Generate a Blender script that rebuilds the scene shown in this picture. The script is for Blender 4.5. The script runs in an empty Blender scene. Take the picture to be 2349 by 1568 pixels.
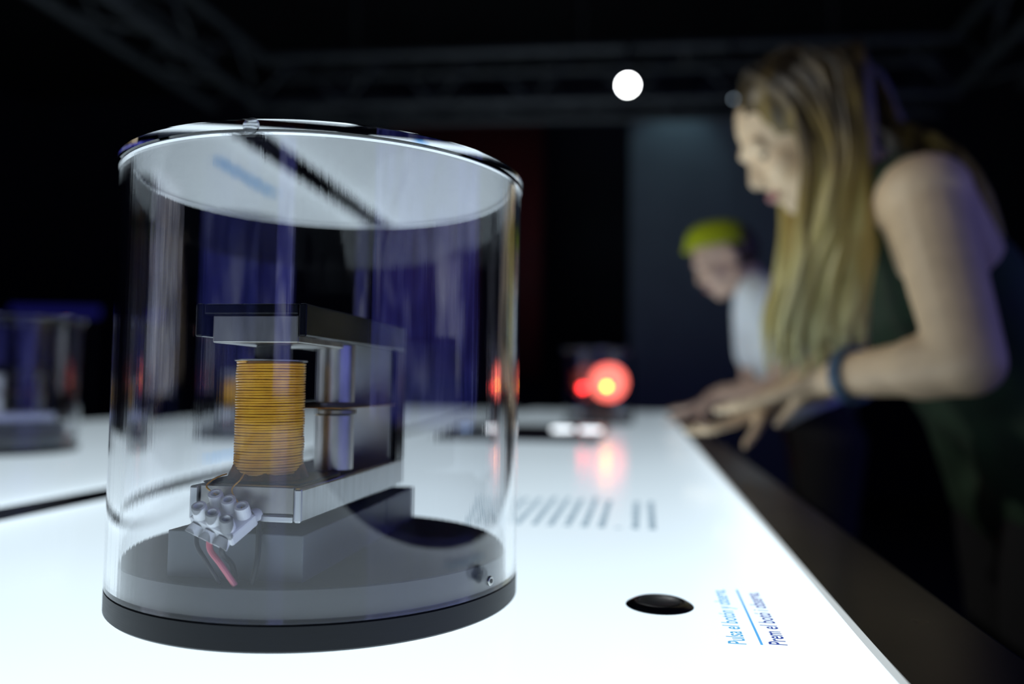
import bpy, bmesh, math, random
from mathutils import Vector, Matrix, Quaternion
random.seed(7)
S = bpy.context.scene
COL = S.collection
ZT = 0.90                      # height of the lit table surface above the floor

# ------------------------------------------------------------------ camera
PITCH, ROLL, YAW, CAMH = 0.05406, 0.01271, 0.1627, 0.12674
_fw = Vector((0, math.cos(PITCH), math.sin(PITCH))); _rt = Vector((1, 0, 0)); _up = _rt.cross(_fw)
_r = _rt * math.cos(ROLL) + _up * math.sin(ROLL)
_u = _up * math.cos(ROLL) - _rt * math.sin(ROLL)
_M = Matrix(((math.cos(YAW), -math.sin(YAW), 0), (math.sin(YAW), math.cos(YAW), 0), (0, 0, 1)))
_fw, _r, _u = _M @ _fw, _M @ _r, _M @ _u
cam = bpy.data.cameras.new('camera'); camo = bpy.data.objects.new('camera', cam); COL.objects.link(camo)
R3 = Matrix((_r, _u, -_fw)).transposed()
camo.matrix_world = Matrix.Translation((0, 0, ZT + CAMH)) @ R3.to_4x4()
cam.sensor_width = 36; cam.lens = 1835.5 * 36 / 2349; cam.clip_start = 0.01; cam.clip_end = 60
cam.dof.use_dof = True; cam.dof.focus_distance = 0.405; cam.dof.aperture_fstop = 2.8
S.camera = camo

# ------------------------------------------------------------------ world, exposure
S.view_settings.view_transform = 'Standard'; S.view_settings.look = 'None'
S.view_settings.gamma = 1; S.view_settings.use_curve_mapping = False
S.view_settings.exposure = 0.0
w = bpy.data.worlds.new('dark_hall'); S.world = w; w.use_nodes = True
w.node_tree.nodes['Background'].inputs[0].default_value = (0.002, 0.0025, 0.004, 1)
w.node_tree.nodes['Background'].inputs[1].default_value = 1.0
S.cycles.max_bounces = 28; S.cycles.transmission_bounces = 22; S.cycles.glossy_bounces = 10
S.cycles.diffuse_bounces = 3; S.cycles.transparent_max_bounces = 12
S.cycles.use_denoising = True; S.cycles.blur_glossy = 0.0; S.cycles.caustics_refractive = True; S.cycles.caustics_reflective = True
PANEL_E = 1.55                 # radiance of the light table

# ------------------------------------------------------------------ material helpers
def new_mat(name):
    m = bpy.data.materials.new(name); m.use_nodes = True
    return m, m.node_tree.nodes, m.node_tree.links, m.node_tree.nodes['Principled BSDF']
def pbr(name, col, rough=0.5, metal=0.0, noise=0.0, nscale=40, bump=0.0, ior=1.5, aniso=None, spec=0.5, stretch=(1, 1, 1), trans=0.0, coat=0.0, sheen=0.0):
    m, N, L, b = new_mat(name)
    b.inputs['Base Color'].default_value = (*col, 1); b.inputs['Roughness'].default_value = rough
    b.inputs['Metallic'].default_value = metal; b.inputs['IOR'].default_value = ior
    b.inputs['Specular IOR Level'].default_value = spec
    b.inputs['Transmission Weight'].default_value = trans; b.inputs['Coat Weight'].default_value = coat
    b.inputs['Sheen Weight'].default_value = sheen
    if noise or bump:
        tc = N.new('ShaderNodeTexCoord'); mp = N.new('ShaderNodeMapping'); nz = N.new('ShaderNodeTexNoise')
        mp.inputs['Scale'].default_value = stretch; nz.inputs['Scale'].default_value = nscale; nz.inputs['Detail'].default_value = 5
        L.new(tc.outputs['Object'], mp.inputs['Vector']); L.new(mp.outputs[0], nz.inputs['Vector'])
        if noise:
            rp = N.new('ShaderNodeValToRGB')
            rp.color_ramp.elements[0].position = .3; rp.color_ramp.elements[1].position = .7
            rp.color_ramp.elements[0].color = (*[c * (1 - noise) for c in col], 1)
            rp.color_ramp.elements[1].color = (*[min(1, c * (1 + noise)) for c in col], 1)
            L.new(nz.outputs['Fac'], rp.inputs[0]); L.new(rp.outputs[0], b.inputs['Base Color'])
            mr = N.new('ShaderNodeMapRange'); mr.inputs['To Min'].default_value = rough * .8; mr.inputs['To Max'].default_value = min(1, rough * 1.2)
            L.new(nz.outputs['Fac'], mr.inputs[0]); L.new(mr.outputs[0], b.inputs['Roughness'])
        if bump:
            bp = N.new('ShaderNodeBump'); bp.inputs['Strength'].default_value = bump; bp.inputs['Distance'].default_value = .001
            L.new(nz.outputs['Fac'], bp.inputs['Height']); L.new(bp.outputs[0], b.inputs['Normal'])
    return m
def emis(name, col, strength):
    m = bpy.data.materials.new(name); m.use_nodes = True
    N, L = m.node_tree.nodes, m.node_tree.links; N.clear()
    o = N.new('ShaderNodeOutputMaterial'); e = N.new('ShaderNodeEmission')
    e.inputs[0].default_value = (*col, 1); e.inputs[1].default_value = strength
    L.new(e.outputs[0], o.inputs[0]); return m
def panel_mat(name, hx, hy, E):
    """Backlit acrylic under a glossy clear face: brighter along its lamps at the edges."""
    m = bpy.data.materials.new(name); m.use_nodes = True
    N, L = m.node_tree.nodes, m.node_tree.links; N.clear()
    o = N.new('ShaderNodeOutputMaterial'); e = N.new('ShaderNodeEmission'); g = N.new('ShaderNodeBsdfGlossy')
    g.inputs['Roughness'].default_value = .13
    fr = N.new('ShaderNodeFresnel'); fr.inputs['IOR'].default_value = 1.42
    mx = N.new('ShaderNodeMixShader')
    tc = N.new('ShaderNodeTexCoord'); sp = N.new('ShaderNodeSeparateXYZ'); L.new(tc.outputs['Object'], sp.inputs[0])
    def mth(op, a, b=None):
        n = N.new('ShaderNodeMath'); n.operation = op
        for i, v in enumerate((a, b)):
            if v is None: continue
            if isinstance(v, (int, float)): n.inputs[i].default_value = v
            else: L.new(v, n.inputs[i])
        return n.outputs[0]
    dx = mth('SUBTRACT', hx, mth('ABSOLUTE', sp.outputs[0])); dy = mth('SUBTRACT', hy, mth('ABSOLUTE', sp.outputs[1]))
    d = mth('MINIMUM', dx, dy)
    k = mth('EXPONENT', mth('MULTIPLY', d, -1 / .035))
    nz = N.new('ShaderNodeTexNoise'); nz.inputs['Scale'].default_value = 3.0; L.new(tc.outputs['Object'], nz.inputs['Vector'])
    s = mth('MULTIPLY', mth('ADD', mth('MULTIPLY', k, .45), mth('ADD', .95, mth('MULTIPLY', nz.outputs['Fac'], .1))), E)
    e.inputs[0].default_value = (0.75, 0.90, 1.0, 1); L.new(s, e.inputs[1])
    L.new(fr.outputs[0], mx.inputs[0]); L.new(e.outputs[0], mx.inputs[1]); L.new(g.outputs[0], mx.inputs[2])
    L.new(mx.outputs[0], o.inputs[0]); return m
def screen_mat(name, c0, c1, c2, E, scale, seed):
    """Moving-light picture of a projection: soft blue clouds."""
    m = bpy.data.materials.new(name); m.use_nodes = True
    N, L = m.node_tree.nodes, m.node_tree.links; N.clear()
    o = N.new('ShaderNodeOutputMaterial'); e = N.new('ShaderNodeEmission')
    tc = N.new('ShaderNodeTexCoord'); mp = N.new('ShaderNodeMapping'); mp.inputs['Location'].default_value = (seed, seed * 2.3, seed * .7)
    nz = N.new('ShaderNodeTexNoise'); nz.inputs['Scale'].default_value = scale; nz.inputs['Detail'].default_value = 4; nz.inputs['Distortion'].default_value = 1.2
    rp = N.new('ShaderNodeValToRGB'); el = rp.color_ramp.elements
    el[0].position = .36; el[0].color = (*c0, 1); el[1].position = .72; el[1].color = (*c2, 1)
    k = el.new(.54); k.color = (*c1, 1)
    L.new(tc.outputs['Object'], mp.inputs[0]); L.new(mp.outputs[0], nz.inputs['Vector']); L.new(nz.outputs['Fac'], rp.inputs[0])
    L.new(rp.outputs[0], e.inputs[0]); e.inputs[1].default_value = E; L.new(e.outputs[0], o.inputs[0]); return m

M = {}
def glass_mat(name, col, rough=0.0, scratch=0.0):
    m, N, L, b = new_mat(name)
    b.inputs['Base Color'].default_value = (*col, 1); b.inputs['Roughness'].default_value = rough
    b.inputs['IOR'].default_value = 1.49; b.inputs['Transmission Weight'].default_value = 1.0
    if scratch:   # extrusion lines that run along the tube
        tc = N.new('ShaderNodeTexCoord'); mp = N.new('ShaderNodeMapping'); nz = N.new('ShaderNodeTexNoise')
        mp.inputs['Scale'].default_value = (1, 1, .004); nz.inputs['Scale'].default_value = 420; nz.inputs['Detail'].default_value = 3
        bp = N.new('ShaderNodeBump'); bp.inputs['Strength'].default_value = scratch; bp.inputs['Distance'].default_value = .0004
        L.new(tc.outputs['Object'], mp.inputs[0]); L.new(mp.outputs[0], nz.inputs['Vector'])
        L.new(nz.outputs['Fac'], bp.inputs['Height']); L.new(bp.outputs[0], b.inputs['Normal'])
    return m
M['acrylic_tube'] = glass_mat('clear_acrylic_tube', (.985, .99, 1), 0, .055)
M['acrylic'] = glass_mat('clear_acrylic', (.98, .99, 1), 0); M['acrylic'].node_tree.nodes['Principled BSDF'].inputs['IOR'].default_value = 1.6
M['glue'] = glass_mat('clear_glue', (.95, .97, 1), .12)
M['joint'] = pbr('frosted_glue_joint', (.92, .95, 1), .55, trans=.55)
M['base_black'] = pbr('black_turned_plastic', (.006, .0075, .010), .42, noise=.25, nscale=60, stretch=(1, 1, 30), spec=.3)
M['disc'] = pbr('slate_plastic_disc', (.030, .036, .046), .42, noise=.12, nscale=30)
M['block'] = pbr('grey_machined_block', (.10, .115, .135), .45, noise=.1, nscale=25)
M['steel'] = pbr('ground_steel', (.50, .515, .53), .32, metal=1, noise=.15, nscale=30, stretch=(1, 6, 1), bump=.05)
M['steel_dark'] = pbr('dark_steel_painted_reflection', (.006, .0065, .009), .14, noise=.2, nscale=30, spec=.12)  # arm and plate sides: mirrored dark room is put into the black colour
M['steel_worn'] = pbr('worn_brushed_steel', (.33, .32, .30), .38, metal=1, noise=.35, nscale=70, stretch=(1, 1, .25), bump=.1)
M['magnet'] = pbr('nickel_plated_magnet', (.58, .575, .56), .36, metal=1, noise=.35, nscale=50, stretch=(1, 1, .4))
M['brass'] = pbr('thin_brass_reed', (.50, .31, .12), .3, metal=1, noise=.2, nscale=60)
M['copper'] = pbr('enamelled_copper_wire', (.97, .455, .045), .32, metal=.0, noise=.22, nscale=90, coat=.5)
M['coil_core'] = pbr('dark_coil_former', (.30, .13, .02), .5)
M['wax'] = pbr('brown_coil_varnish', (.17, .066, .018), .45, noise=.6, nscale=160, bump=.4)
M['tape'] = pbr('black_insulating_tape', (.012, .012, .014), .35)
M['iron'] = pbr('dark_iron_core', (.05, .052, .056), .5, metal=.6, noise=.3, nscale=80, bump=.2)
M['white_plastic'] = pbr('white_nylon', (.90, .91, .92), .35, noise=.03, nscale=100)
M['pink_wire'] = pbr('red_pvc_wire', (.72, .17, .22), .35)
M['black_wire'] = pbr('black_pvc_wire', (.018, .02, .026), .35)
M['screw_zinc'] = pbr('zinc_screw', (.55, .55, .53), .3, metal=1)
M['border'] = pbr('black_gloss_laminate', (.006, .007, .014), .30, noise=.2, nscale=9, spec=.13)
M['trim'] = emis('glowing_acrylic_panel_edge', (.88, .97, 1.0), .62)
M['plinth'] = pbr('black_painted_plinth', (.012, .012, .015), .5, noise=.2, nscale=14)
M['btn'] = pbr('black_anodised_button', (.006, .006, .008), .25, noise=.1, nscale=30)
M['ink_light'] = emis('backlit_light_blue_ink', (.14, .52, .95), .85)
M['ink_line'] = emis('backlit_blue_rule', (.12, .47, .98), .95)
M['ink_dark'] = emis('backlit_dark_blue_ink', (.05, .085, .40), .9)
M['ink_grey'] = emis('backlit_grey_ink', (.26, .37, .46), 1.0)
M['floor'] = pbr('dark_hall_carpet', (.012, .012, .015), .9, noise=.3, nscale=60)
M['wall'] = pbr('dark_navy_wall', (.010, .011, .020), .8, noise=.2, nscale=3)
M['ceiling'] = pbr('black_ceiling', (.006, .006, .007), .9, noise=.2, nscale=3)
M['truss'] = pbr('dull_aluminium_truss', (.035, .04, .044), .5, metal=.3, noise=.1, nscale=20)
M['fixture'] = pbr('black_fixture_housing', (.015, .015, .016), .4)
M['banner'] = pbr('dark_red_banner', (.10, .006, .006), .8, noise=.2, nscale=6)
M['partition'] = pbr('grey_partition_panel', (.16, .19, .21), .6, noise=.08, nscale=4)
M['lamp_lens'] = emis('lit_spot_lens', (.95, .98, 1), 40)
M['lamp_dim'] = emis('dim_pilot_lens', (.55, .7, .85), 2.5)
M['frame_black'] = pbr('black_screen_frame', (.01, .01, .011), .4)
M['red_dome'] = emis('lit_red_dome', (1.0, .17, .13), 2.3)
M['led_yellow'] = emis('lit_yellow_diode', (1.0, .50, .03), 60)
M['led_red'] = emis('lit_red_diode', (1.0, .03, .03), 12)
M['white_disc'] = emis('lit_white_disc', (.85, .93, 1), 3.0)
M['blue_disc'] = emis('lit_pale_blue_disc', (.35, .50, .8), 1.0)
M['blue_strip'] = emis('blue_diode_strip', (.05, .05, .6), .10)
M['skin'] = pbr('skin', (.82, .60, .38), .5, noise=.08, nscale=25)
M['skin2'] = pbr('skin_tanned', (.64, .43, .32), .5, noise=.08, nscale=25)
def hair_mat(z0, z1):  # darker roots, deepened by shade painted into the colour towards the crown
    m, N, L, b = new_mat('blond_hair_roots_painted_shade')
    tc = N.new('ShaderNodeTexCoord'); sp = N.new('ShaderNodeSeparateXYZ'); mr = N.new('ShaderNodeMapRange')
    mr.inputs['From Min'].default_value = z0; mr.inputs['From Max'].default_value = z1
    mp = N.new('ShaderNodeMapping'); mp.inputs['Scale'].default_value = (55, 55, 3.5); nz = N.new('ShaderNodeTexNoise'); nz.inputs['Scale'].default_value = 1; nz.inputs['Detail'].default_value = 4
    ad = N.new('ShaderNodeMath'); ad.operation = 'MULTIPLY_ADD'; ad.inputs[1].default_value = .9
    sb = N.new('ShaderNodeMath'); sb.operation = 'SUBTRACT'; sb.inputs[1].default_value = .45
    rp = N.new('ShaderNodeValToRGB'); el = rp.color_ramp.elements
    el[0].position = 0; el[0].color = (.66, .62, .33, 1); el[1].position = 1; el[1].color = (.020, .013, .006, 1)
    for p, c in ((.35, (.52, .43, .15, 1)), (.60, (.34, .23, .05, 1)), (.80, (.10, .065, .02, 1))): e = el.new(p); e.color = c
    L.new(tc.outputs['Object'], sp.inputs[0]); L.new(sp.outputs[2], mr.inputs[0]); L.new(tc.outputs['Object'], mp.inputs[0]); L.new(mp.outputs[0], nz.inputs['Vector'])
    L.new(nz.outputs['Fac'], ad.inputs[0]); L.new(mr.outputs[0], ad.inputs[2]); L.new(ad.outputs[0], sb.inputs[0]); L.new(sb.outputs[0], rp.inputs[0]); L.new(rp.outputs[0], b.inputs['Base Color'])
    b.inputs['Roughness'].default_value = .42; return m
M['hair'] = hair_mat(ZT + .15, ZT + .62)
M['hair_dark'] = pbr('dark_brown_hair', (.05, .03, .018), .5, noise=.4, nscale=30)
M['green_cloth'] = pbr('dark_green_jersey', (.018, .045, .022), .85, noise=.35, nscale=18)
M['black_cloth'] = pbr('black_denim', (.010, .010, .012), .85, noise=.3, nscale=60)
M['white_cloth'] = pbr('white_cotton', (.78, .84, .88), .85, noise=.06, nscale=12)
M['cap_cloth'] = pbr('yellow_green_cap_cloth', (.44, .50, .0), .8, noise=.1, nscale=30)
M['lip'] = pbr('lips', (.42, .17, .16), .4)
M['eye'] = pbr('eye', (.06, .05, .045), .2)
M['bracelet'] = pbr('blue_grey_bracelet', (.10, .16, .24), .4, noise=.4, nscale=120)
M['shoe'] = pbr('black_shoe_leather', (.02, .02, .022), .5)

# ------------------------------------------------------------------ geometry helpers
class MB:
    """collects shapes; build() links them as one mesh object"""
    def __init__(s): s.v = []; s.f = []; s.sm = []
    def add(s, vs, fs, smooth=False):
        o = len(s.v); s.v += [tuple(v) for v in vs]; s.f += [tuple(i + o for i in f) for f in fs]; s.sm += [smooth] * len(fs); return s
    def box(s, a, b, bev=0.0, seg=1, rot=None):
        bm = bmesh.new(); bmesh.ops.create_cube(bm, size=1)
        a, b = Vector(a), Vector(b); c = (a + b) / 2; d = b - a
        for v in bm.verts: v.co = Vector((v.co.x * d.x, v.co.y * d.y, v.co.z * d.z))
        if bev: bmesh.ops.bevel(bm, geom=bm.edges[:], offset=bev, segments=seg, affect='EDGES', profile=.5)
        for v in bm.verts: v.co = (rot @ v.co if rot else v.co) + c
        bm.verts.index_update(); s.add([v.co[:] for v in bm.verts], [[v.index for v in f.verts] for f in bm.faces]); bm.free(); return s
    def lathe(s, prof, n=64, c=(0, 0, 0), axis=None, closed=False, smooth=True):
        """prof: (r,z) points; r=0 gives a pole; closed: ring profile (tube)"""
        q = Vector((0, 0, 1)).rotation_difference(Vector(axis)) if axis else Quaternion()
        c = Vector(c); vs = []; idx = []
        for r, z in prof:
            if r <= 1e-9: idx.append([len(vs)] * n); vs.append(c + q @ Vector((0, 0, z)))
            else:
                idx.append(list(range(len(vs), len(vs) + n)))
                for k in range(n):
                    t = 2 * math.pi * k / n; vs.append(c + q @ Vector((r * math.cos(t), r * math.sin(t), z)))
        fs = []; m = len(prof)
        for i in range(m if closed else m - 1):
            A, B = idx[i], idx[(i + 1) % m]
            for k in range(n):
                l = (k + 1) % n; f = []
                for j in (A[k], A[l], B[l], B[k]):
                    if j not in f: f.append(j)
                if len(f) > 2: fs.append(f)
        s.add(vs, fs, smooth); return s
    def cyl(s, c, r, h, n=32, axis=None, bev=0.0, smooth=True):
        p = [(0, 0), (r - bev, 0), (r, bev), (r, h - bev), (r - bev, h), (0, h)] if bev else [(0, 0), (r, 0), (r, h), (0, h)]
        return s.lathe(p, n, c, axis, smooth=smooth)
    def sweep(s, pts, rad, n=8, cap=True, flat=1.0):
        pts = [Vector(p) for p in pts]; m = len(pts)
        rads = rad if isinstance(rad, (list, tuple)) else [rad] * m
        T = [(pts[min(i + 1, m - 1)] - pts[max(i - 1, 0)]).normalized() for i in range(m)]
        ref = Vector((0, 0, 1)) if abs(T[0].z) < .9 else Vector((1, 0, 0))
        U = (ref - T[0] * ref.dot(T[0])).normalized(); vs = []
        for i in range(m):
            if i: U = (U - T[i] * U.dot(T[i])).normalized()
            V = T[i].cross(U)
            for k in range(n):
                a = 2 * math.pi * k / n; vs.append(pts[i] + (U * math.cos(a) + V * math.sin(a) * flat) * rads[i])
        fs = [[i * n + k, i * n + (k + 1) % n, (i + 1) * n + (k + 1) % n, (i + 1) * n + k] for i in range(m - 1) for k in range(n)]
        if cap: fs += [list(range(n))[::-1], list(range((m - 1) * n, m * n))]
        s.add(vs, fs, True); return s
    def mesh(s, name, autosmooth=True):
        me = bpy.data.meshes.new(name); me.from_pydata(s.v, [], s.f); me.update()
        bm = bmesh.new(); bm.from_mesh(me); bmesh.ops.recalc_face_normals(bm, faces=bm.faces[:])
        for e in bm.edges:
            if len(e.link_faces) == 2 and e.calc_face_angle(0) > .55: e.smooth = False
        bm.to_mesh(me); bm.free()
        me.polygons.foreach_set('use_smooth', s.sm); return me
    def build(s, name, mat, parent=None, loc=None, label=None):
        return link(name, s.mesh(name), mat, parent, loc, label)
def link(name, me, mat, parent=None, loc=None, label=None):
    o = bpy.data.objects.new(name, me); COL.objects.link(o)
    if mat is not None and not me.materials: me.materials.append(mat)
    if parent is not None: o.parent = parent
    if loc is not None: o.location = loc
    if label: o['label'] = label
    return o
def thing(name, label, cat, loc=(0, 0, 0), rz=0.0, group=None):
    o = bpy.data.objects.new(name, None); COL.objects.link(o); o.location = loc; o.rotation_euler = (0, 0, rz)
    o.empty_display_size = .05
    o['label'] = label; o['category'] = cat
    if group: o['group'] = group
    return o
def struct(name, mb, mat, label=None):
    o = mb.build(name, mat); o['kind'] = 'structure'
    if label: o['label'] = label
    return o
def dup(root, loc, rz, label, scale=1.0):
    def rec(o, par):
        c = o.copy(); COL.objects.link(c); c.parent = par
        for ch in list(o.children): rec(ch, c)
        return c
    r = rec(root, None); r.location = loc; r.rotation_euler = (0, 0, rz); r.scale = (scale,) * 3; r['label'] = label
    return r
def text_mesh(body, length, height):
    cu = bpy.data.curves.new('lettering', 'FONT'); cu.body = body; cu.size = 1; cu.resolution_u = 3; cu.offset = .012
    ob = bpy.data.objects.new('lettering_tmp', cu); COL.objects.link(ob)
    dg = bpy.context.evaluated_depsgraph_get(); dg.update()
    me = bpy.data.meshes.new_from_object(ob.evaluated_get(dg))
    bpy.data.objects.remove(ob)
    xs = [v.co.x for v in me.vertices]; x0, x1 = min(xs), max(xs)
    cap = .73
    for v in me.vertices: v.co = Vector(((v.co.x - x0) / (x1 - x0) * length, v.co.y / cap * height, 0))
    me.materials.clear(); return me

# ------------------------------------------------------------------ the hall
struct('floor', MB().box((-7, -6, -.1), (5, 8, 0)), M['floor'])
struct('ceiling', MB().box((-7, -6, 4.2), (5, 8, 4.3)), M['ceiling'])
struct('wall_back', MB().box((-7, 8, 0), (5, 8.1, 4.2)), M['wall'])
struct('wall_front', MB().box((-7, -6.1, 0), (5, -6, 4.2)), M['wall'])
struct('wall_left', MB().box((-7.1, -6, 0), (-7, 8, 4.2)), M['wall'])
struct('wall_right', MB().box((5, -6, 0), (5.1, 8, 4.2)), M['wall'])

# ------------------------------------------------------------------ light table
TX0, TX1, TY0, TY1 = -1.79, .19, -1.7, 4.3
tab = thing('light_table', 'long black exhibition table with two glowing white panels', 'table', ((TX0 + TX1) / 2, (TY0 + TY1) / 2, 0))
TO = Vector(tab.location)
def L(x, y, z): return (x - TO.x, y - TO.y, z)           # table-local from world xy
MB().box(L(TX0 + .06, TY0 + .06, 0), L(TX1 - .06, TY1 - .06, .80)).build('plinth', M['plinth'], tab)
MB().box(L(TX0, TY0, .80), L(TX1, TY1, ZT - .006), .004, 2).build('table_top', M['border'], tab, label='black gloss table top')
def panel(x0, x1, y0, y1, label):
    hx, hy = (x1 - x0) / 2, (y1 - y0) / 2
    c = L((x0 + x1) / 2, (y0 + y1) / 2, 0)
    return MB().box((-hx, -hy, ZT - .0055), (hx, hy, ZT)).build('light_panel', panel_mat('backlit_white_panel', hx, hy, PANEL_E), tab, c, label)
P1 = panel(-.565, .1095, -1.6, 4.2, 'glowing white panel on the right')
P2 = panel(-1.70, -.629, -1.6, 4.2, 'glowing white panel on the left')
for x in (.1100,):
    MB().box(L(x, -1.6, ZT - .0058), L(x + .0050, 4.2, ZT - .0002), .0006).build('edge_trim', M['trim'], tab)
MB().box(L(-.6287, -1.6, ZT - .0059), L(-.5653, 4.2, ZT - .0003), .0004).build('divider_strip', M['border'], tab, label='black strip between the two panels')
MB().box(L(-1.706, -1.6, ZT - .0059), L(-1.7003, 4.2, ZT - .0003), .0004).build('edge_strip', M['border'], tab)
# push button beside the case
bt = MB().lathe([(0, 0), (.0190, 0), (.0196, .0004), (.0192, .0009), (.0165, .0024), (.0145, .0032), (.0137, .0032), (.0134, .0026), (0, .0026)], 64).build('push_button', M['btn'], tab, L(.0100, .4803, ZT), 'black round push button set in the panel')
MB().lathe([(0, .0020), (.0130, .0020), (.0130, .0030), (.0124, .0034), (.0112, .0034), (.009, .0031), (.005, .0028), (0, .0027)], 64).build('button_cap', M['btn'], bt)
# printed lettering on the lit panel (local to the panel)
def onP(o, x, y, dz): return (x - TO.x - o.location.x, y - TO.y - o.location.y, ZT + dz)
t = link('instruction_text', text_mesh('Pulsa el botón y observa.', .1085, .0092), M['ink_light'], P1, onP(P1, .0510, .4172, .0002), 'light blue line reading Pulsa el botón y observa.')
t.rotation_euler.z = math.pi / 2
t = link('instruction_text', text_mesh('Prem el botó i observa.', .1030, .0092), M['ink_dark'], P1, onP(P1, .0710, .4200, .0002), 'dark blue line reading Prem el botó i observa.')
t.rotation_euler.z = math.pi / 2
c = onP(P1, .0586, .473, 0)
MB().box((c[0] - .0006, c[1] - .0545, ZT + .0001), (c[0] + .0006, c[1] + .0545, ZT + .0003)).build('printed_rule', M['ink_line'], P1, label='thin blue printed rule')
rnd = random.Random(3)
for i, x in enumerate([.0120, -.0033, -.0187, -.0335, -.0490, -.0645, -.0800, -.0950, -.1105, -.1260, -.141]):
    mb = MB(); y = .731; end = .735 if i == 2 else .915 + rnd.uniform(-.012, .012)
    while y < end:                                         # words as short runs of strokes
        y2 = min(end, y + rnd.uniform(.008, .026)); c = onP(P1, x, y, 0); yy = y
        while yy < y2:
            hgt = rnd.choice((.0052, .0052, .0072)); mb.box((c[0] - hgt, c[1] + yy - y, ZT + .0001), (c[0], c[1] + yy - y + .0011, ZT + .0003)); yy += .0019
        y = y2 + .003
    mb.build('text_line', M['ink_grey'], P1)
for (a, b, x, wd) in ((1.20, 1.46, -.730, .012),):
    c = onP(P2, x, a, 0)
    MB().box((c[0] - wd, c[1], ZT + .0001), (c[0] + wd, c[1] + b - a, ZT + .0003)).build('printed_rule', M['ink_line'], P2, label='blue printed bar on the left panel')

# ------------------------------------------------------------------ acrylic display case
R, RI = .12, .1136
CX, CY = -.195, .4743
def make_case():
    t = thing('display_case', 'large clear acrylic cylinder case with black base nearest the camera', 'display case', (CX, CY, ZT + .0003), group='acrylic cylinder cases on the light table')
    MB().lathe([(0, 0), (R - .001, 0), (R, .001), (R, .0125), (R - .0006, .0131), (RI - .0008, .0131), (0, .0131)], 128).build('base_ring', M['base_black'], t, label='black round base ring')
    MB().lathe([(0, .0133), (RI - .001, .0133), (RI - .0010, .0280), (RI - .0016, .0287), (0, .0287)], 128).build('floor_disc', M['disc'], t, label='dark grey disc inside the base')
    MB().lathe([(R, .0135), (R, .2468), (RI, .2468), (RI, .0135)], 160, closed=True).build('tube_wall', M['acrylic_tube'], t, label='clear tube wall')
    lz = .2472
    MB().lathe([(R - .0001, .24695), (R - .0001, .24712), (RI, .24712), (RI, .24695)], 128, closed=True).build('glue_joint', M['joint'], t, label='whitish glue joint under the lid')
    MB().lathe([(0, lz), (R + .0004, lz), (R + .0012, lz + .0008), (R + .0012, lz + .0050), (R + .0004, lz + .0058), (0, lz + .0058)], 160).build('lid', M['acrylic'], t, label='clear round lid')
    a = math.radians(-86); d = Vector((math.cos(a), math.sin(a), 0))
    MB().lathe([(0, 0), (.0042, 0), (.0038, .0008), (.0022, .0014), (0, .0017)], 20, d * (R + .00125) + Vector((0, 0, .2494)), d).build('glue_bead', M['glue'], t)
    d = Vector((-.082 - CX, .433 - CY, 0)).normalized()
    sc = MB().cyl(d * (R + .0001) + Vector((0, 0, .0205)), .0026, .0016, 20, d, .0003).build('set_screw', M['screw_zinc'], t)
    MB().cyl(d * (R + .0012) + Vector((0, 0, .0205)), .0013, .0008, 6, d).build('socket', M['tape'], sc)
    return t
case = make_case()

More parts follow.
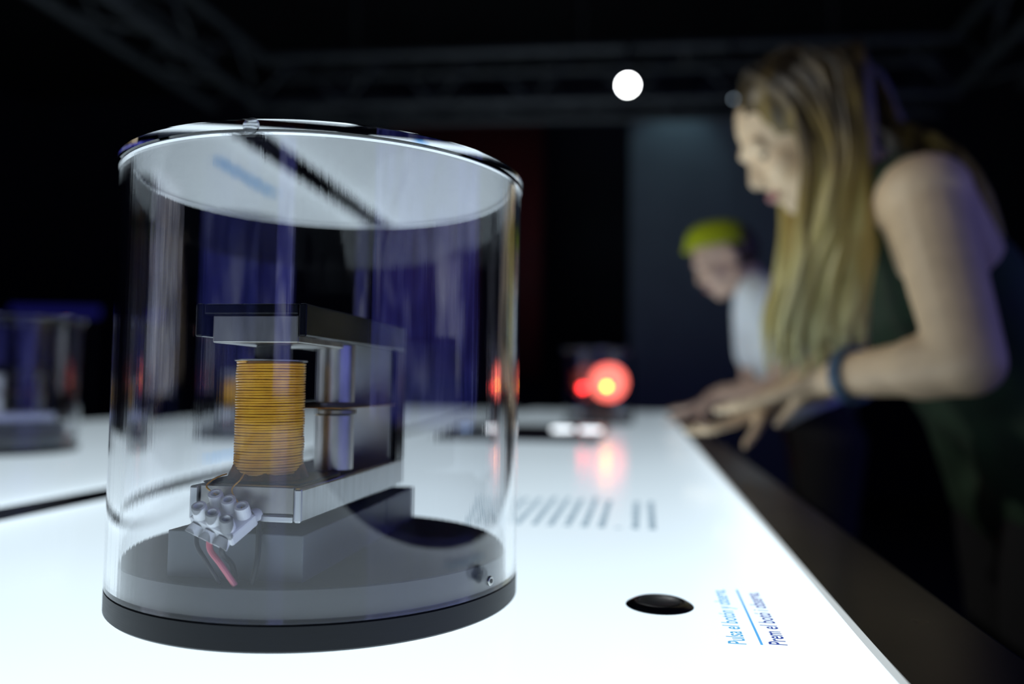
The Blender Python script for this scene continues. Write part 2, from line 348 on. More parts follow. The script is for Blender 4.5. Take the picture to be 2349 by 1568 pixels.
# ------------------------------------------------------------------ electromagnet inside
DX0, DX1 = -.2352, -.1644
def make_magnet():
    O = Vector((-.2009, .4743, ZT + .0288))
    t = thing('electromagnet', 'steel framed electromagnet with orange copper coil in the nearest clear case', 'electromagnet', O, group='electromagnets in cases')
    def P(x, y, z): return (x - O.x, y - O.y, z + ZT - O.z)
    def B(a, b, bev=.0006): return MB().box(P(*a), P(*b), bev, 2)
    B((DX0, .3768, .0289), (DX1, .5070, .0520)).build('base_block', M['block'], t, label='grey base block')
    B((DX0, .5074, .0289), (DX1, .5720, .0520)).build('base_block', M['block'], t)
    X0, X1, YF, YB = -.2250, -.1662, .3772, .5505
    for z0, z1, top in ((.0575, .0745, False), (.1495, .1662, True)):
        # channel: web plate plus two flanges, with an inner block
        if top: web = B((X0 + .0043, YF + .0003, .1608), (X1 - .0043, YB, .1662), .0009)
        else: web = B((X0 + .0043, YF + .0003, .0575), (X1 - .0043, YB, .0612), .0009)
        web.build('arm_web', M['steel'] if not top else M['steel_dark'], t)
        for a, b in ((X0, X0 + .0042), (X1 - .0042, X1)):
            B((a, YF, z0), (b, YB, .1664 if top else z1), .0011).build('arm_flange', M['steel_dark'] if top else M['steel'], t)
    B((X0 + .0088, .3786, .1464), (X1 - .0046, .4400, .1606), .0008).build('pole_block', M['steel_worn'], t, label='worn steel block under the top arm')
    B((X0 + .0048, .3786, .0614), (X1 - .0046, .4400, .0752), .0008).build('pole_block', M['steel_worn'], t)
    B((X0 + .0043, .5300, .0613), (X1 - .0043, YB, .1606), .0009).build('back_plate', M['steel'], t)
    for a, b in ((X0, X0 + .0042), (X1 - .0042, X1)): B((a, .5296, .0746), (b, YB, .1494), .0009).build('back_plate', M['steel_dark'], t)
    for y in (.395, .465, .535):
        MB().cyl(P(-.1955, y, .0521), .0075, .0053, 24).build('spacer', M['tape'], t)
    MB().box(P(-.2215, .3835, .0753), P(-.1700, .4380, .0762), .0003).build('tape_pad', M['tape'], t)
    # coil
    cx, cy, cr = -.1978, .4060, .0173; z0, z1 = .0790, .1372
    MB().cyl(P(cx, cy, .0763), cr - .0006, .0612, 64).build('coil_former', M['coil_core'], t)
    turns = 42; n = turns * 56; pts = []
    for i in range(n + 1):
        a = 2 * math.pi * i / 56; wob = .00012 * math.sin(i * .013) + .00010 * math.sin(a * 3.1)
        pts.append(P(cx + (cr + wob) * math.cos(a - 1.9), cy + (cr + wob) * math.sin(a - 1.9), z0 + (z1 - z0) * i / n + .00012 * math.sin(a * 1.7)))
    MB().sweep(pts, .00066, 6).build('coil_winding', M['copper'], t, label='orange enamelled copper winding')
    MB().cyl(P(cx, cy, .1378), cr + .0014, .0009, 64, None, .0002).build('coil_flange', M['steel_worn'], t)
    MB().cyl(P(cx + .001, cy, .1388), .0100, .0058, 40).build('iron_core', M['iron'], t)
    MB().cyl(P(cx + .001, cy, .1440), .0088, .0023, 40).build('iron_core', M['iron'], t)
    # varnish lump round the foot of the coil
    mb = MB(); rn = random.Random(5); ring = []
    for k in range(72):
        a = 2 * math.pi * k / 72; h = .0040 + .0022 * math.sin(a * 2.0 + .6) + .0012 * math.sin(a * 5 + 1) + .0004 * math.sin(a * 11 + 2.2) + .0005 * rn.random()
        ring.append((a, h))
    vs = []; fs = []
    for a, h in ring:
        for rr, zz in ((cr + .0036, .0763), (cr + .0021, .0763 + h * .55), (cr + .0009, .0763 + h), (cr - .0002, .0763 + h * .95), (cr - .0002, .0763)):
            vs.append(P(cx + rr * math.cos(a), cy + rr * math.sin(a), zz))
    for k in range(72):
        l = (k + 1) % 72
        for j in range(5): fs.append([k * 5 + j, l * 5 + j, l * 5 + (j + 1) % 5, k * 5 + (j + 1) % 5])
    mb.add(vs, fs, True); mb.build('coil_varnish', M['wax'], t, label='lumpy brown varnish at the foot of the coil')
    # magnets and reed behind the coil
    mx, my, mr = -.1800, .4520, .0112
    MB().cyl(P(mx, my, .1152), mr, .0340, 48, None, .0005).build('magnet', M['magnet'], t, label='upper nickel magnet rod')
    MB().cyl(P(mx, my, .0762), mr, .0322, 48, None, .0005).build('magnet', M['magnet'], t, label='lower nickel magnet rod')
    MB().cyl(P(mx + .0012, my, .1085), mr + .0002, .0030, 40, None, .0005).build('magnet_collar', M['steel_worn'], t)
    MB().box(P(X0 + .007, .4280, .1124), P(X1 - .0006, .5298, .1129)).build('reed', M['brass'], t, label='thin brass reed')
    # terminal strip: three poles, tilted
    ex = (Vector(P(-.1965, .3640, .0520)) - Vector(P(-.2195, .3700, .0590))).normalized()
    ey0 = Vector((.35, .75, .50)); ey = (ey0 - ex * ey0.dot(ex)).normalized(); ez = ex.cross(ey)
    Rm = Matrix((ex, ey, ez)).transposed(); tc = Vector(P(-.2020, .3690, .0612))
    tb = bpy.data.objects.new('terminal_strip', None); COL.objects.link(tb); tb.parent = t; tb.empty_display_size = .01
    tb.matrix_local = Matrix.Translation(tc) @ Rm.to_4x4(); tb['label'] = 'white three-pole screw terminal strip'
    MB().box((-.0135, -.0085, -.0065), (.0135, .0085, .0005), .0012, 2).build('strip_body', M['white_plastic'], tb)
    for i in range(3):
        x = (i - 1) * .0086
        for y in (-.0050, .0050):
            tw = MB().lathe([(.0036, 0), (.0034, .0066), (.0022, .0068), (.0020, .0020), (0, .0018)], 24, (x, y, .0004)).build('screw_tower', M['white_plastic'], tb)
            MB().cyl((x, y, .0023), .0019, .0012, 16).build('clamp_screw', M['screw_zinc'], tb)
        for y in (-.0088, .0088):
            s = 1 if y > 0 else -1
            MB().lathe([(.0034, 0), (.0040, .0046), (.0032, .0048), (.0022, .0010), (0, .0008)], 20, (x, y - s * .0008, -.0034), (0, s, -.55)).build('wire_funnel', M['white_plastic'], tb)
    def Wl(pts, r, mat, label=None):   # smooth wire through points
        q = []
        for i in range(len(pts) - 1):
            p0 = Vector(pts[max(i - 1, 0)]); p1 = Vector(pts[i]); p2 = Vector(pts[i + 1]); p3 = Vector(pts[min(i + 2, len(pts) - 1)])
            for k in range(8):
                s = k / 8; q.append(.5 * ((2 * p1) + (p2 - p0) * s + (2 * p0 - 5 * p1 + 4 * p2 - p3) * s * s + (3 * p1 - p0 - 3 * p2 + p3) * s ** 3))
        q.append(Vector(pts[-1])); MB().sweep(q, r, 10).build('wire', mat, t, label=label)
    foot = lambda i, y: tuple(tc + Rm @ Vector(((i - 1) * .0086, y, -.0052)))
    a = foot(0, -.0095); Wl([a, (a[0] + .001, a[1] - .001, a[2] - .007), P(-.2085, .3655, .0410), P(-.2020, .3680, .0292)], .0011, M['black_wire'], 'black wire leaving the left terminal')
    a = foot(1, -.0095); Wl([a, (a[0] + .001, a[1] - .001, a[2] - .006), P(-.1990, .3625, .0400), P(-.1925, .3650, .0294)], .0014, M['pink_wire'], 'pinkish red wire')
    a = foot(2, -.0095); Wl([a, (a[0], a[1], a[2] - .005), P(-.1965, .3690, .0380), P(-.1960, .3720, .0292)], .0013, M['black_wire'])
    a = foot(2, .0095); Wl([a, (a[0] + .003, a[1], a[2] - .003), P(-.1850, .3715, .0420), P(-.1862, .3690, .0292)], .0014, M['black_wire'], 'black wire looping from the right terminal')
    a = tuple(tc + Rm @ Vector((-.002, .006, .004))); Wl([P(-.2130, .3905, .0790), P(-.2150, .3830, .0775), P(-.2140, .3745, .0740), a], .0004, M['copper'])
    a = tuple(tc + Rm @ Vector((.0070, .006, .004))); Wl([P(-.2010, .3860, .0800), P(-.2000, .3805, .0775), P(-.2010, .3745, .0730), a], .0004, M['copper'])
    return t
mag = make_magnet()

# other cases down the table
dup(case, (-1.10, 1.25, ZT + .0003), 2.2, 'blurred clear cylinder case cut off at the left edge', .93)
dup(mag, (-1.105, 1.25, ZT + .0268), -.55, 'electromagnet in the case at the left edge', .90)
dup(case, (-.95, 1.70, ZT + .0003), 1.0, 'clear cylinder case seen through the near case at left', .96)
dup(mag, (-.955, 1.70, ZT + .0277), .35, 'dark electromagnet in the case behind the near case', .93)
case3 = dup(case, (-.150, 2.75, ZT + .0003), 4.0, 'clear cylinder case holding the glowing red lamp', 1.0)
# red lamp
lt = thing('red_lamp', 'glowing red dome lamp with a yellow diode in the far case', 'lamp', (-.150, 2.75, ZT + .0288))
MB().lathe([(0, 0), (.048, 0), (.048, .012), (.044, .016), (0, .016)], 48).build('lamp_foot', M['base_black'], lt)
MB().cyl((.035, .02, .0161), .009, .05, 24).build('lamp_post', M['steel_dark'], lt)
MB().lathe([(0, -.062), (.022, -.058), (.041, -.047), (.055, -.030), (.063, -.010), (.064, .009), (.058, .030), (.044, .049), (.024, .061), (0, .065)], 48, (.034, .02, .110)).build('lamp_dome', M['red_dome'], lt, label='glowing red dome')
MB().lathe([(0, -.009), (.006, -.006), (.009, 0), (.006, .006), (0, .009)], 20, (.030, -.054, .098)).build('diode', M['led_yellow'], lt, label='bright yellow diode')
MB().lathe([(0, -.012), (.009, -.009), (.012, 0), (.009, .009), (0, .012)], 20, (-.052, -.020, .092)).build('diode', M['led_red'], lt, label='small red diode')
MB().sweep([(-.052, -.02, .0001), (-.052, -.02, .079)], .004, 10).build('diode_stem', M['steel_dark'], lt)
# black plate with lit discs
pl = thing('disc_plate', 'flat black plate with three lit round discs before the red lamp', 'plate', (-.190, 2.05, ZT))
MB().box((-.235, -.26, .0003), (.095, .26, .014), .003, 2).build('plate', M['border'], pl)
for x, m in ((-.165, 'blue_disc'), (-.010, 'white_disc'), (.060, 'white_disc')):
    MB().cyl((x, -.02, .0142), .028, .006, 32, None, .001).build('lit_disc', M[m], pl)

# ------------------------------------------------------------------ overhead truss and lamps
def truss(label, a, b, n):
    a, b = Vector(a), Vector(b); d = (b - a); ln = d.length; d.normalize()
    t = thing('lighting_truss', label, 'truss', a, group='overhead trusses')
    side = d.cross(Vector((0, 0, 1))).normalized(); h = .145
    cor = [side * s * h + Vector((0, 0, z * h)) for s, z in ((-1, -1), (1, -1), (1, 1), (-1, 1))]
    cm = MB().sweep([Vector(), d * ln], .026, 12).mesh('chord')
    for c in cor: link('chord', cm, M['truss'], t, c)
    st = ln / n; shared = {}
    for j in range(4):
        p, q = cor[j], cor[(j + 1) % 4]
        for par in (0, 1):
            shared[j, par] = MB().sweep([p if not par else q, (q if not par else p) + d * st], .010, 6).mesh('brace')
        for k in range(n): link('brace', shared[j, k % 2], M['truss'], t, d * st * k)
    for k in (.15, .5, .85):
        p = d * ln * k + Vector((0, 0, h)); MB().sweep([p, Vector((p.x, p.y, 4.2 - a.z))], .004, 6).build('cable', M['fixture'], t)
    return t
ZR = ZT + 1.80
truss('grey lattice truss crossing the dark hall behind the lamp', (-2.30, 4.5, ZR + .10), (1.60, 4.5, ZR), 14)
truss('grey lattice truss running back at the upper left', (-2.35, -1.5, ZR), (-2.35, 4.28, ZR + .08), 18)
truss('grey lattice truss running back at the upper right', (1.72, -1.5, ZR), (1.72, 4.28, ZR), 18)
def spot(label, p, aim, lens, rad, watts=0, col=(1, 1, 1), ang=60, clamp=None):
    p, aim = Vector(p), Vector(aim); d = (aim - p).normalized()
    t = thing('spotlight', label, 'spotlight', p)
    MB().lathe([(rad * 1.15, 0), (rad * 1.3, 0), (rad * 1.3, -.06), (rad * 1.1, -.16), (0, -.17), (0, -.165), (rad * 1.05, -.155), (rad * 1.15, -.06)], 32, (0, 0, 0), d, closed=False).build('housing', M['fixture'], t)
    MB().lathe([(0, -.012), (rad * 1.1, -.012), (rad * 1.1, -.004), (rad * .7, 0), (0, .003)], 32, (0, 0, 0), d).build('lens', lens, t)
    up = Vector((0, 0, 1)); sd = d.cross(up).normalized(); c = -d * .08
    MB().sweep([c + sd * rad * 1.45, c + sd * rad * 1.45 + up * .1, c + up * .17, c - sd * rad * 1.45 + up * .1, c - sd * rad * 1.45], .007, 8).build('yoke', M['fixture'], t)
    if clamp: MB().sweep([c + up * .17, Vector(clamp) - p], .010, 8).build('clamp', M['fixture'], t)
    if watts:
        l = bpy.data.lights.new('spot_beam', 'SPOT'); l.energy = watts; l.color = col; l.spot_size = math.radians(ang); l.spot_blend = .6; l.shadow_soft_size = rad
        lo = bpy.data.objects.new('spot_beam', l); COL.objects.link(lo); lo.parent = t; lo.location = d * .02
        lo.rotation_euler = d.to_track_quat('-Z', 'Y').to_euler()
    return t
spot('bright white spotlight hanging from the truss and facing the camera', (-.084, 4.12, ZT + 1.691), (.0, .6, ZT + .5), M['lamp_lens'], .034, 2, (.95, .98, 1), 80, clamp=(-.084, 4.345, ZR + .20))
spot('small dim lamp on the truss beside the woman', (.460, 4.22, ZT + 1.628), (.2, .0, ZT + .2), M['lamp_dim'], .006, clamp=(.460, 4.345, ZR + .19))

spot('white spotlight added on the left truss, out of view, to light the visitors', (-2.02, 1.00, ZT + 1.50), (.25, 1.65, ZT + .30), M['lamp_lens'], .05, 48, (1, .98, .90), 34, clamp=(-2.205, 1.00, ZR - .105))  # added lamp outside the view, there to brighten the two people
# ------------------------------------------------------------------ far side of the hall
b = thing('wall_banner', 'dark red banner hanging on the back wall', 'banner', (-1.52, 6.6, ZT + .2))
vs = []; fs = []
for i in range(25):
    for j, z in enumerate((0, 2.2)): vs.append((-.68 + 1.36 * i / 24, .015 * math.sin(i * .9), z))
for i in range(24): fs.append((i * 2, i * 2 + 2, i * 2 + 3, i * 2 + 1))
mb = MB(); mb.add(vs, fs, True); ob = mb.build('cloth', M['banner'], b)
so = ob.modifiers.new('thick', 'SOLIDIFY'); so.thickness = .006
MB().sweep([(-.72, 0, 2.22), (.72, 0, 2.22)], .018, 12).build('pole', M['truss'], b)
for x in (-.6, .6): MB().sweep([(x, 0, 2.23), (x, 0, 4.2 - ZT - .2)], .004, 6).build('cord', M['truss'], b)
pt = thing('partition_panel', 'grey partition panel lit from above behind the people', 'partition', (.75, 6.5, 0))
for k, x in enumerate((-.86, .0)):
    MB().box((x, -.02, .05), (x + .855, .02, ZT + 2.28), .004, 1).build('board', M['partition'], pt)
MB().box((-.9, -.15, 0), (.9, .15, .05), .004).build('foot', M['fixture'], pt)
spot('small teal wall washer above the grey partition', (.30, 6.05, ZT + 2.55), (.25, 6.48, ZT + 1.95), M['fixture'], .05, 2.6, (.5, .85, 1), 80, clamp=(.30, 6.485, ZT + 2.275))
def light_bar(label, c, ln, rz, m):
    t = thing('light_bar', label, 'light bar', c, rz)
    MB().box((-ln / 2, -.03, -.05), (ln / 2, .03, .05), .004).build('bar_housing', M['fixture'], t)
    MB().box((-ln / 2 + .01, -.036, -.035), (ln / 2 - .01, -.0305, .035)).build('diode_strip', M[m], t)
    for x in (-ln * .4, ln * .4): MB().box((x - .02, -.02, -(c[2])), (x + .02, .02, -.0505)).build('stand', M['fixture'], t)
light_bar('dim blue light bar above the left case', (-4.05, 5.0, ZT + .60), .62, .25, 'blue_strip')

# projection screens round the hall, mirrored in the near case
def screen(name, label, c, w_, h_, rz, mat):
    t = thing(name, label, 'screen', c, rz)
    MB().box((-w_ / 2, -.004, 0), (w_ / 2, .004, h_)).build('display', mat, t)
    for a, b2 in (((-w_ / 2 - .05, -.02, -.05), (w_ / 2 + .05, .03, -.001)), ((-w_ / 2 - .05, -.02, h_ + .001), (w_ / 2 + .05, .03, h_ + .05)),
                  ((-w_ / 2 - .05, -.02, -.001), (-w_ / 2 - .001, .03, h_ + .001)), ((w_ / 2 + .001, -.02, -.001), (w_ / 2 + .05, .03, h_ + .001))):
        MB().box(a, b2, .003).build('frame_rail', M['frame_black'], t)
    for x in (-w_ * .35, w_ * .35): MB().box((x - .05, .035, -c[2]), (x + .05, .08, h_ * .8)).build('support_post', M['frame_black'], t)
    return t
BL = ((.02, .025, .20), (.09, .10, .62), (.50, .55, 1.0))
screen('projection_screen', 'wide blue projection screen along the right side of the hall', (3.6, -.55, .80), 5.4, 2.9, -math.pi / 2, screen_mat('blue_projection', *BL, 1.3, 1.6, 3.1))
screen('projection_screen', 'narrow pale blue screen at the back of the hall', (-.25, -4.6, .95), .75, 1.7, math.pi, screen_mat('pale_blue_projection', (.05, .05, .4), (.2, .22, .7), (.7, .75, 1), 1.6, 2.2, 9.4))
screen('projection_screen', 'dim navy screen at the back left of the hall', (-2.9, -4.0, .95), 3.0, 1.6, math.pi - .5, screen_mat('navy_projection', (.01, .012, .08), (.02, .03, .16), (.05, .07, .3), 1.2, 1.4, 5.7))
screen('projection_screen', 'pale grey screen on the left side of the hall', (-4.6, -1.05, .95), 1.9, 1.25, math.pi / 2, screen_mat('grey_projection', (.12, .13, .2), (.4, .43, .55), (.8, .84, .95), 1.5, 2.0, 1.3))

# ------------------------------------------------------------------ people
def capsule(mb, p0, r0, p1, r1, n=14):
    p0, p1 = Vector(p0), Vector(p1); d = p1 - p0; ln = d.length
    if ln < 1e-6: d = Vector((0, 0, 1)); ln = 1e-6
    prof = [(0, -r0)] + [(r0 * math.cos(a), r0 * math.sin(a)) for a in [-1.2, -.8, -.4, 0]]
    prof += [(r1 * math.cos(a), ln + r1 * math.sin(a)) for a in [0, .4, .8, 1.2]] + [(0, ln + r1)]
    mb.lathe(prof, n, p0, d / ln)
def ellip(mb, c, ax, rad, n=18):
    """ellipsoid with axes ax (3 vectors) and radii rad"""
    c = Vector(c); vs = []; fs = []; m = 10
    for i in range(1, m):
        a = math.pi * i / m
        for k in range(n):
            t = 2 * math.pi * k / n
            vs.append(c + ax[0] * rad[0] * math.sin(a) * math.cos(t) + ax[1] * rad[1] * math.sin(a) * math.sin(t) + ax[2] * rad[2] * math.cos(a))
    vs += [c + ax[2] * rad[2], c - ax[2] * rad[2]]; T, Bt = len(vs) - 2, len(vs) - 1
    for i in range(m - 2):
        for k in range(n):
            l = (k + 1) % n; fs.append([i * n + k, (i + 1) * n + k, (i + 1) * n + l, i * n + l])
    for k in range(n):
        l = (k + 1) % n; fs.append([T, k, l]); fs.append([Bt, (m - 2) * n + l, (m - 2) * n + k])
    mb.add(vs, fs, True)
def fuse(mb, name, voxel, smooth=4):
    me = mb.mesh(name + '_raw'); ob = bpy.data.objects.new(name + '_tmp', me); COL.objects.link(ob)
    r = ob.modifiers.new('r', 'REMESH'); r.mode = 'VOXEL'; r.voxel_size = voxel
    s = ob.modifiers.new('s', 'SMOOTH'); s.factor = .5; s.iterations = smooth
    dg = bpy.context.evaluated_depsgraph_get(); dg.update()
    out = bpy.data.meshes.new_from_object(ob.evaluated_get(dg)); bpy.data.objects.remove(ob)
    out.materials.clear(); out.polygons.foreach_set('use_smooth', [True] * len(out.polygons)); out.name = name
    return out
def hand(mb, wr, d, lat, curl, sc=1.0, spread=.06, curls=None):
    """d: towards the fingers; lat: towards the thumb side; palm faces d x lat side given by pn"""
    d = d.normalized(); lat = (lat - d * lat.dot(d)).normalized(); pn = d.cross(lat)
    if pn.z > 0: pn = -pn                                   # the palm faces down
    base = [(.030, .078, .074), (.010, .084, .084), (-.011, .080, .078), (-.029, .070, .060)]
    capsule(mb, wr - d * .02, .024 * sc, wr + d * .025, .024 * sc)
    for i, (o, pl_, fl) in enumerate(base):
        k = wr + (d * pl_ + lat * o) * sc
        capsule(mb, wr + lat * o * .6 * sc + d * .01, .015 * sc, k, .0105 * sc, 10)
        ang = 0; p = k; ax = None; cu = (curls or [curl] * 4)[i]
        for j, (part, r0, r1) in enumerate(((.46, .0098, .0088), (.30, .0088, .0080), (.24, .0080, .0066))):
            ang += cu * (.9 if j == 0 else 1.1)
            dd = (d * math.cos(ang) + pn * math.sin(ang) + lat * (1.5 - i) * spread).normalized()
            q = p + dd * fl * part * sc; capsule(mb, p, r0 * sc, q, r1 * sc, 10); p = q
    a = wr + (d * .022 + lat * .024) * sc; bq = a + (d * .62 + lat * .62 + pn * .35).normalized() * .042 * sc
    capsule(mb, a, .0155 * sc, bq, .011 * sc, 10)
    cq = bq + (d * .85 + lat * .25 + pn * .45).normalized() * .032 * sc; capsule(mb, bq, .0108 * sc, cq, .0090 * sc, 10)
    capsule(mb, cq, .0090 * sc, cq + (d * .9 + lat * .05 + pn * .4).normalized() * .022 * sc, .0072 * sc, 10)
def head(mb, c, f, u, k=1.0):
    s = u.cross(f).normalized(); A = (f, s, u)
    E = lambda a, b, z, r: ellip(mb, c + (f * a + s * b + u * z) * k, A, [x * k for x in r])
    C = lambda p, r0, q, r1: capsule(mb, c + (f * p[0] + s * p[1] + u * p[2]) * k, r0 * k, c + (f * q[0] + s * q[1] + u * q[2]) * k, r1 * k, 12)
    E(-.012, 0, .030, (.096, .074, .084)); E(.026, 0, -.030, (.062, .060, .082)); E(.055, 0, -.092, (.026, .026, .022))
    C((.080, 0, .006), .0085, (.099, 0, -.031), .0115); C((.092, -.011, -.036), .008, (.092, .011, -.036), .008)
    C((.078, -.036, .020), .010, (.078, .036, .020), .010)
    for q in (-1, 1):
        E(.0715, q * .031, .0055, (.0105, .0150, .0085)); E(.058, q * .034, -.030, (.028, .025, .028)); E(-.006, q * .073, -.012, (.018, .009, .030)); C((.0, q * .052, -.06), .02, (.045, q * .022, -.092), .018)
    E(.082, 0, -.061, (.012, .022, .007)); E(.080, 0, -.072, (.012, .019, .007))
def person(name_label, J, k, mats, group=None):
    """J: joints in hall coordinates. Body is one fused surface; clothes are its children."""
    root = thing('person', name_label, 'person', (J['pelvis'].x, J['pelvis'].y, 0))
    o = Vector(root.location); J = {a: (b - o if a not in ('f', 'u', 'hl', 'hr', 'latl', 'latr') else b) for a, b in J.items()}
    body = MB(); cp = lambda a, r0, b_, r1: capsule(body, J[a], r0 * k, J[b_], r1 * k, 16)
    head(body, J['head'], J['f'], J['u'], k)
    hb = J['head'] - J['f'] * .03 * k - J['u'] * .05 * k
    capsule(body, J['neck'], .060 * k, hb, .050 * k, 16)
    cp('shl', .062, 'shr', .062); cp('neck', .055, 'shl', .055); cp('neck', .055, 'shr', .055)
    for q in ('l', 'r'):
        cp('sh' + q, .055, 'el' + q, .042); cp('el' + q, .042, 'wr' + q, .027)
        mid = J['el' + q].lerp(J['wr' + q], .28); capsule(body, J['el' + q], .040 * k, mid, .043 * k)
        cp('hip' + q, .088, 'kn' + q, .058); cp('kn' + q, .056, 'an' + q, .036)
        mid = J['kn' + q].lerp(J['an' + q], .32); capsule(body, J['kn' + q], .05 * k, mid, .057 * k)
        capsule(body, J['an' + q], .036 * k, J['an' + q] + Vector((-.14 * k, 0, -.045 * k)), .03 * k)
        cp('sh' + q, .06, 'chest' + q, .085); cp('chest' + q, .085, 'waist' + q, .075); cp('waist' + q, .075, 'hip' + q, .092)
        hand(body, J['wr' + q], J['h' + q], J['lat' + q], J['curl' + q].x if isinstance(J.get('curl' + q), Vector) else .45, k)
    cp('chestl', .09, 'chestr', .09); cp('waistl', .08, 'waistr', .08); cp('hipl', .095, 'hipr', .095)
    link('body', fuse(body, 'body', .0048, 5), M[mats['skin']], root)
    # top
    top = MB(); ct = lambda a, r0, b_, r1: capsule(top, J[a], r0 * k, J[b_], r1 * k, 16)
    ct('chestl', .098, 'chestr', .098); ct('waistl', .09, 'waistr', .09)
    if not mats.get('sleeve'): ct('hipl', .106, 'hipr', .106)
    for q in ('l', 'r'):
        a = J['sh' + q].lerp(J['neck'], .30)
        capsule(top, a, .062 * k, J['chest' + q], .095 * k); ct('chest' + q, .095, 'waist' + q, .087); (capsule(top, J['waist' + q], .087 * k, J['waist' + q].lerp(J['hip' + q], .35), .092 * k) if mats.get('sleeve') else ct('waist' + q, .087, 'hip' + q, .104))
        if mats.get('sleeve'):
            e = J['sh' + q].lerp(J['el' + q], .55); capsule(top, J['sh' + q], .070 * k, e, .064 * k); ct('neck', .062, 'sh' + q, .066); ct('shl', .068, 'shr', .068)
    link('shirt', fuse(top, 'shirt', .009, 6), M[mats['top']], root)
    leg = MB(); cl = lambda a, r0, b_, r1: capsule(leg, J[a], r0 * k, J[b_], r1 * k, 16)
    cl('hipl', .102, 'hipr', .102)
    for q in ('l', 'r'): capsule(leg, J['waist' + q].lerp(J['hip' + q], .45), .094 * k, J['hip' + q], .102 * k)
    for q in ('l', 'r'): cl('hip' + q, .100, 'kn' + q, .070); cl('kn' + q, .070, 'an' + q, .056)
    link('trousers', fuse(leg, 'trousers', .010, 5), M['black_cloth'], root)
    for q in ('l', 'r'):
        sh = MB(); a = J['an' + q]
        capsule(sh, Vector((a.x + .03 * k, a.y, .045)), .044, Vector((a.x - .05 * k, a.y, .045)), .044); capsule(sh, Vector((a.x - .05 * k, a.y, .042)), .042, Vector((a.x - .17 * k, a.y, .034)), .034); capsule(sh, Vector((a.x, a.y, .05)), .04, Vector((a.x, a.y, .10)), .042)
        link('shoe', fuse(sh, 'shoe', .006, 4), M['shoe'], root)
    s = J['u'].cross(J['f']).normalized()
    for q in (-1, 1):
        c = J['head'] + (J['f'] * .0735 + s * q * .031 - J['u'] * .003) * k
        MB().lathe([(0, -.0085 * k), (.006 * k, -.006 * k), (.0085 * k, 0), (.006 * k, .006 * k), (0, .0085 * k)], 16, c, J['f']).build('eye', M['eye'], root)
    lp = MB(); ellip(lp, J['head'] + (J['f'] * .0865 - J['u'] * .064) * k, (J['f'], s, J['u']), (.011 * k, .019 * k, .009 * k)); lp.build('lips', M['lip'], root)
    return root, o
V = lambda x, y, z: Vector((x, y, ZT + z))
def frame(deg, yaw=0.0):
    a = math.radians(deg); f = Vector((-math.cos(a), 0, -math.sin(a))); u = Vector((-math.sin(a), 0, math.cos(a)))
    q = Quaternion((0, 0, 1), yaw); return q @ f, q @ u
# the woman
f, u = frame(33, .12)
JW = dict(head=V(.236, 1.28, .522), f=f, u=u, neck=V(.338, 1.285, .432), shl=V(.372, 1.135, .385), shr=V(.345, 1.445, .405), ell=V(.374, 1.005, .160), elr=V(.335, 1.52, .155), wrl=V(.250, 1.20, .142), wrr=V(.215, 1.44, .100),
          hl=Vector((-.78, .30, -.34)), latl=Vector((-.2, .9, -.2)), hr=Vector((-.8, -.25, -.4)), latr=Vector((-.2, -.9, -.1)),
          chestl=V(.440, 1.225, .270), chestr=V(.430, 1.365, .270), waistl=V(.525, 1.245, .110), waistr=V(.520, 1.355, .110), pelvis=V(.585, 1.30, -.02), hipl=V(.585, 1.215, -.02), hipr=V(.585, 1.385, -.02),
          knl=V(.555, 1.205, -.42), knr=V(.60, 1.40, -.42), anl=V(.60, 1.20, -.82), anr=V(.66, 1.41, -.82), curll=Vector((.50, 0, 0)), curlr=Vector((.4, 0, 0)))
wm, wo = person('woman with long blond hair in a dark sleeveless top leaning over the table', JW, .97, dict(skin='skin', top='green_cloth'))
# hair: a cap on the skull and long hanging locks
hc = JW['head'] - wo; s = u.cross(f).normalized()
hp = MB(); ellip(hp, hc + u * .036 - f * .022, (f, s, u), (.095, .083, .090)); ellip(hp, hc - f * .060 + u * .0, (f, s, u), (.060, .078, .080))
near = -1 if s.y > 0 else 1
rn = random.Random(11)
def lock(pts, r0):
    q = []
    for i in range(len(pts) - 1):
        p0, p1, p2, p3 = pts[max(i - 1, 0)], pts[i], pts[i + 1], pts[min(i + 2, len(pts) - 1)]
        for kk in range(5):
            t_ = kk / 5; q.append(.5 * ((2 * p1) + (p2 - p0) * t_ + (2 * p0 - 5 * p1 + 4 * p2 - p3) * t_ * t_ + (3 * p1 - p0 - 3 * p2 + p3) * t_ ** 3))
    q.append(pts[-1]); n = len(q)
    hp.sweep(q, [r0 * (.55 + .6 * math.sin(math.pi * min(1, i / n * 1.02)) ** .6) * (1 if i < n * .75 else max(.18, (n - i) / (n * .25))) for i in range(n)], 7)
for i in range(110):
    side = near if i % 5 else -near
    a = rn.random(); b_ = rn.uniform(-.012, .012)
    t_ = .045 - .135 * a                                  # root along the parting, front to back
    crown = hc + u * (.122 - .16 * max(0, a - .6)) + f * (t_ - .02) + s * side * rn.uniform(.004, .02)
    temple = hc + u * .045 + f * (t_ - .015) + s * side * (.083 + rn.random() * .01)
    xcol = .230 + .070 * a + b_ - wo.x; ycol = (JW['head'].y - wo.y) + s.y * side * (.088 + rn.random() * .03)
    cheek = Vector((xcol + .006, ycol, ZT + .46)); 
    ph = rn.uniform(0, 6.28); am = rn.uniform(.004, .011); zend = .150 + rn.uniform(-.02, .05) + .03 * a
    pts = [crown, temple, cheek]
    for j, z in enumerate((.39, .32, .26, .21, zend)):
        pts.append(Vector((xcol + am * math.sin(ph + j * 1.5) + .012 * (a - .5) * j * .5 - .004 * j, ycol + am * math.cos(ph + j * 1.3) * .8 - s.y * 0, ZT + min(z, zend + .05 * (4 - j)))))
    lock(pts, rn.uniform(.006, .0105))
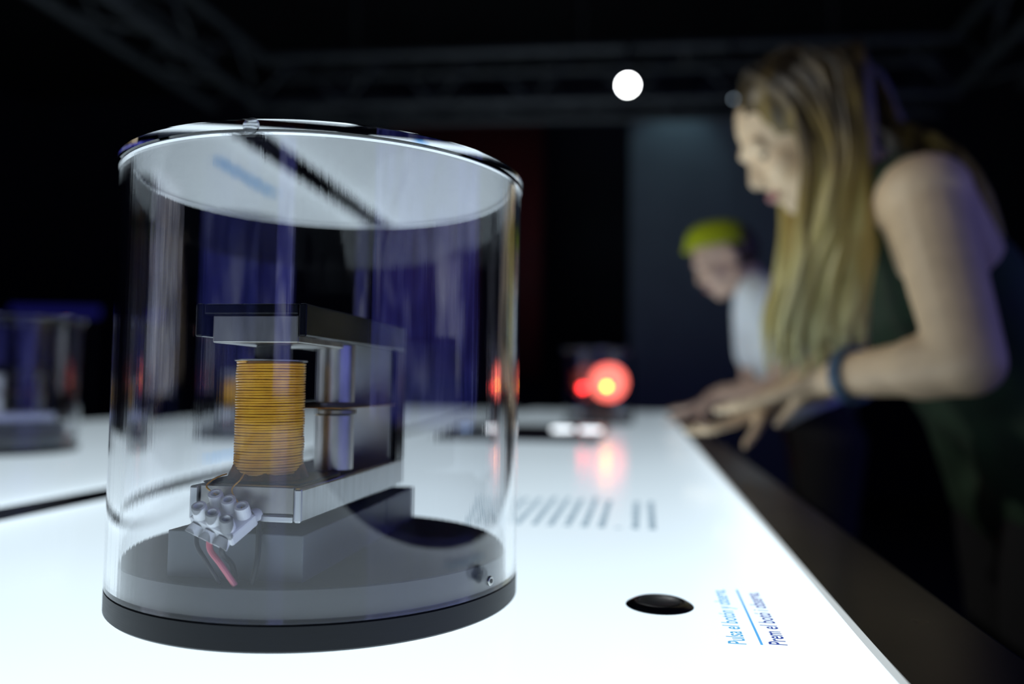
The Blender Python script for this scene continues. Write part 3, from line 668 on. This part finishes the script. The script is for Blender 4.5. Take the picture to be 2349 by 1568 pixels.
for i in range(34):                                        # hair over the back of the neck
    a = rn.uniform(-1, 1); c0 = hc + u * .08 - f * .07 + s * a * .05
    e = (JW['neck'] - wo) + Vector((.07 + rn.random() * .03, a * .09, .03)); e2 = e + Vector((.06, a * .02, -.14 - rn.random() * .05))
    lock([c0, hc - f * .115 + u * .0 + s * a * .075, e, e2], rn.uniform(.007, .011))
hp.build('hair', M['hair'], wm, label='long blond hair hanging straight down')
d = (JW['wrl'] - JW['ell']).normalized(); bc = JW['ell'].lerp(JW['wrl'], .72) - wo
q = Vector((0, 0, 1)).rotation_difference(d)
for dz in (0, .010):
    ring = [bc + d * dz + q @ Vector((.0355 * math.cos(t_ * math.tau / 24), .0355 * math.sin(t_ * math.tau / 24), 0)) for t_ in range(25)]
    MB().sweep(ring, .0045, 8, cap=False).build('bracelet', M['bracelet'], wm, label='blue grey bracelet')
# the person behind her
f, u = frame(28, .15)
kB = .90
JB = dict(head=V(.222, 2.30, .492), f=f, u=u, neck=V(.305, 2.31, .405), shl=V(.330, 2.185, .350), shr=V(.320, 2.43, .360), ell=V(.372, 2.12, .125), elr=V(.33, 2.50, .13), wrl=V(.205, 2.235, .108), wrr=V(.20, 2.43, .07),
          hl=Vector((-.85, .22, -.42)), latl=Vector((-.2, .9, -.1)), hr=Vector((-.8, -.2, -.35)), latr=Vector((-.2, -.9, -.1)),
          chestl=V(.375, 2.245, .245), chestr=V(.370, 2.365, .245), waistl=V(.435, 2.26, .10), waistr=V(.435, 2.35, .10), pelvis=V(.49, 2.305, -.02), hipl=V(.49, 2.235, -.02), hipr=V(.49, 2.375, -.02),
          knl=V(.46, 2.225, -.44), knr=V(.50, 2.39, -.44), anl=V(.50, 2.22, -.83), anr=V(.55, 2.40, -.83), curll=Vector((.35, 0, 0)), curlr=Vector((.4, 0, 0)))
bo, oo = person('person in white T-shirt and yellow-green cap leaning on the table behind the woman', JB, kB, dict(skin='skin2', top='white_cloth', sleeve=True))
hc = JB['head'] - oo; s = u.cross(f).normalized()
hm = MB(); ellip(hm, hc + (u * .012 - f * .035) * kB, (f, s, u), (.083 * kB, .079 * kB, .088 * kB)); hm.build('hair', M['hair_dark'], bo)
cf, cu_ = frame(8, .15); cs = cu_.cross(cf).normalized(); cc = hc + u * .052 * kB - f * .004
cm = MB(); vs = []; fs = []; n = 28; rows = 8
for i in range(rows + 1):
    a = math.pi / 2 * i / rows
    for k2 in range(n):
        t_ = math.tau * k2 / n; r = math.cos(a) ** .6
        vs.append(cc + (cu_ * (-.012 + .078 * math.sin(a)) + cf * .102 * r * math.cos(t_) + cs * .086 * r * math.sin(t_)) * kB)
for i in range(rows):
    for k2 in range(n): fs.append([i * n + k2, i * n + (k2 + 1) % n, (i + 1) * n + (k2 + 1) % n, (i + 1) * n + k2])
cm.add(vs, fs, True); cp_ = cm.build('cap', M['cap_cloth'], bo, label='yellow-green cap')
so = cp_.modifiers.new('thick', 'SOLIDIFY'); so.thickness = .004
band = [cc + (cu_ * -.012 + cf * .104 * math.cos(t_ * math.tau / 28) + cs * .088 * math.sin(t_ * math.tau / 28)) * kB for t_ in range(29)]
MB().sweep(band, .004, 8, cap=False).build('hem', M['cap_cloth'], cp_)
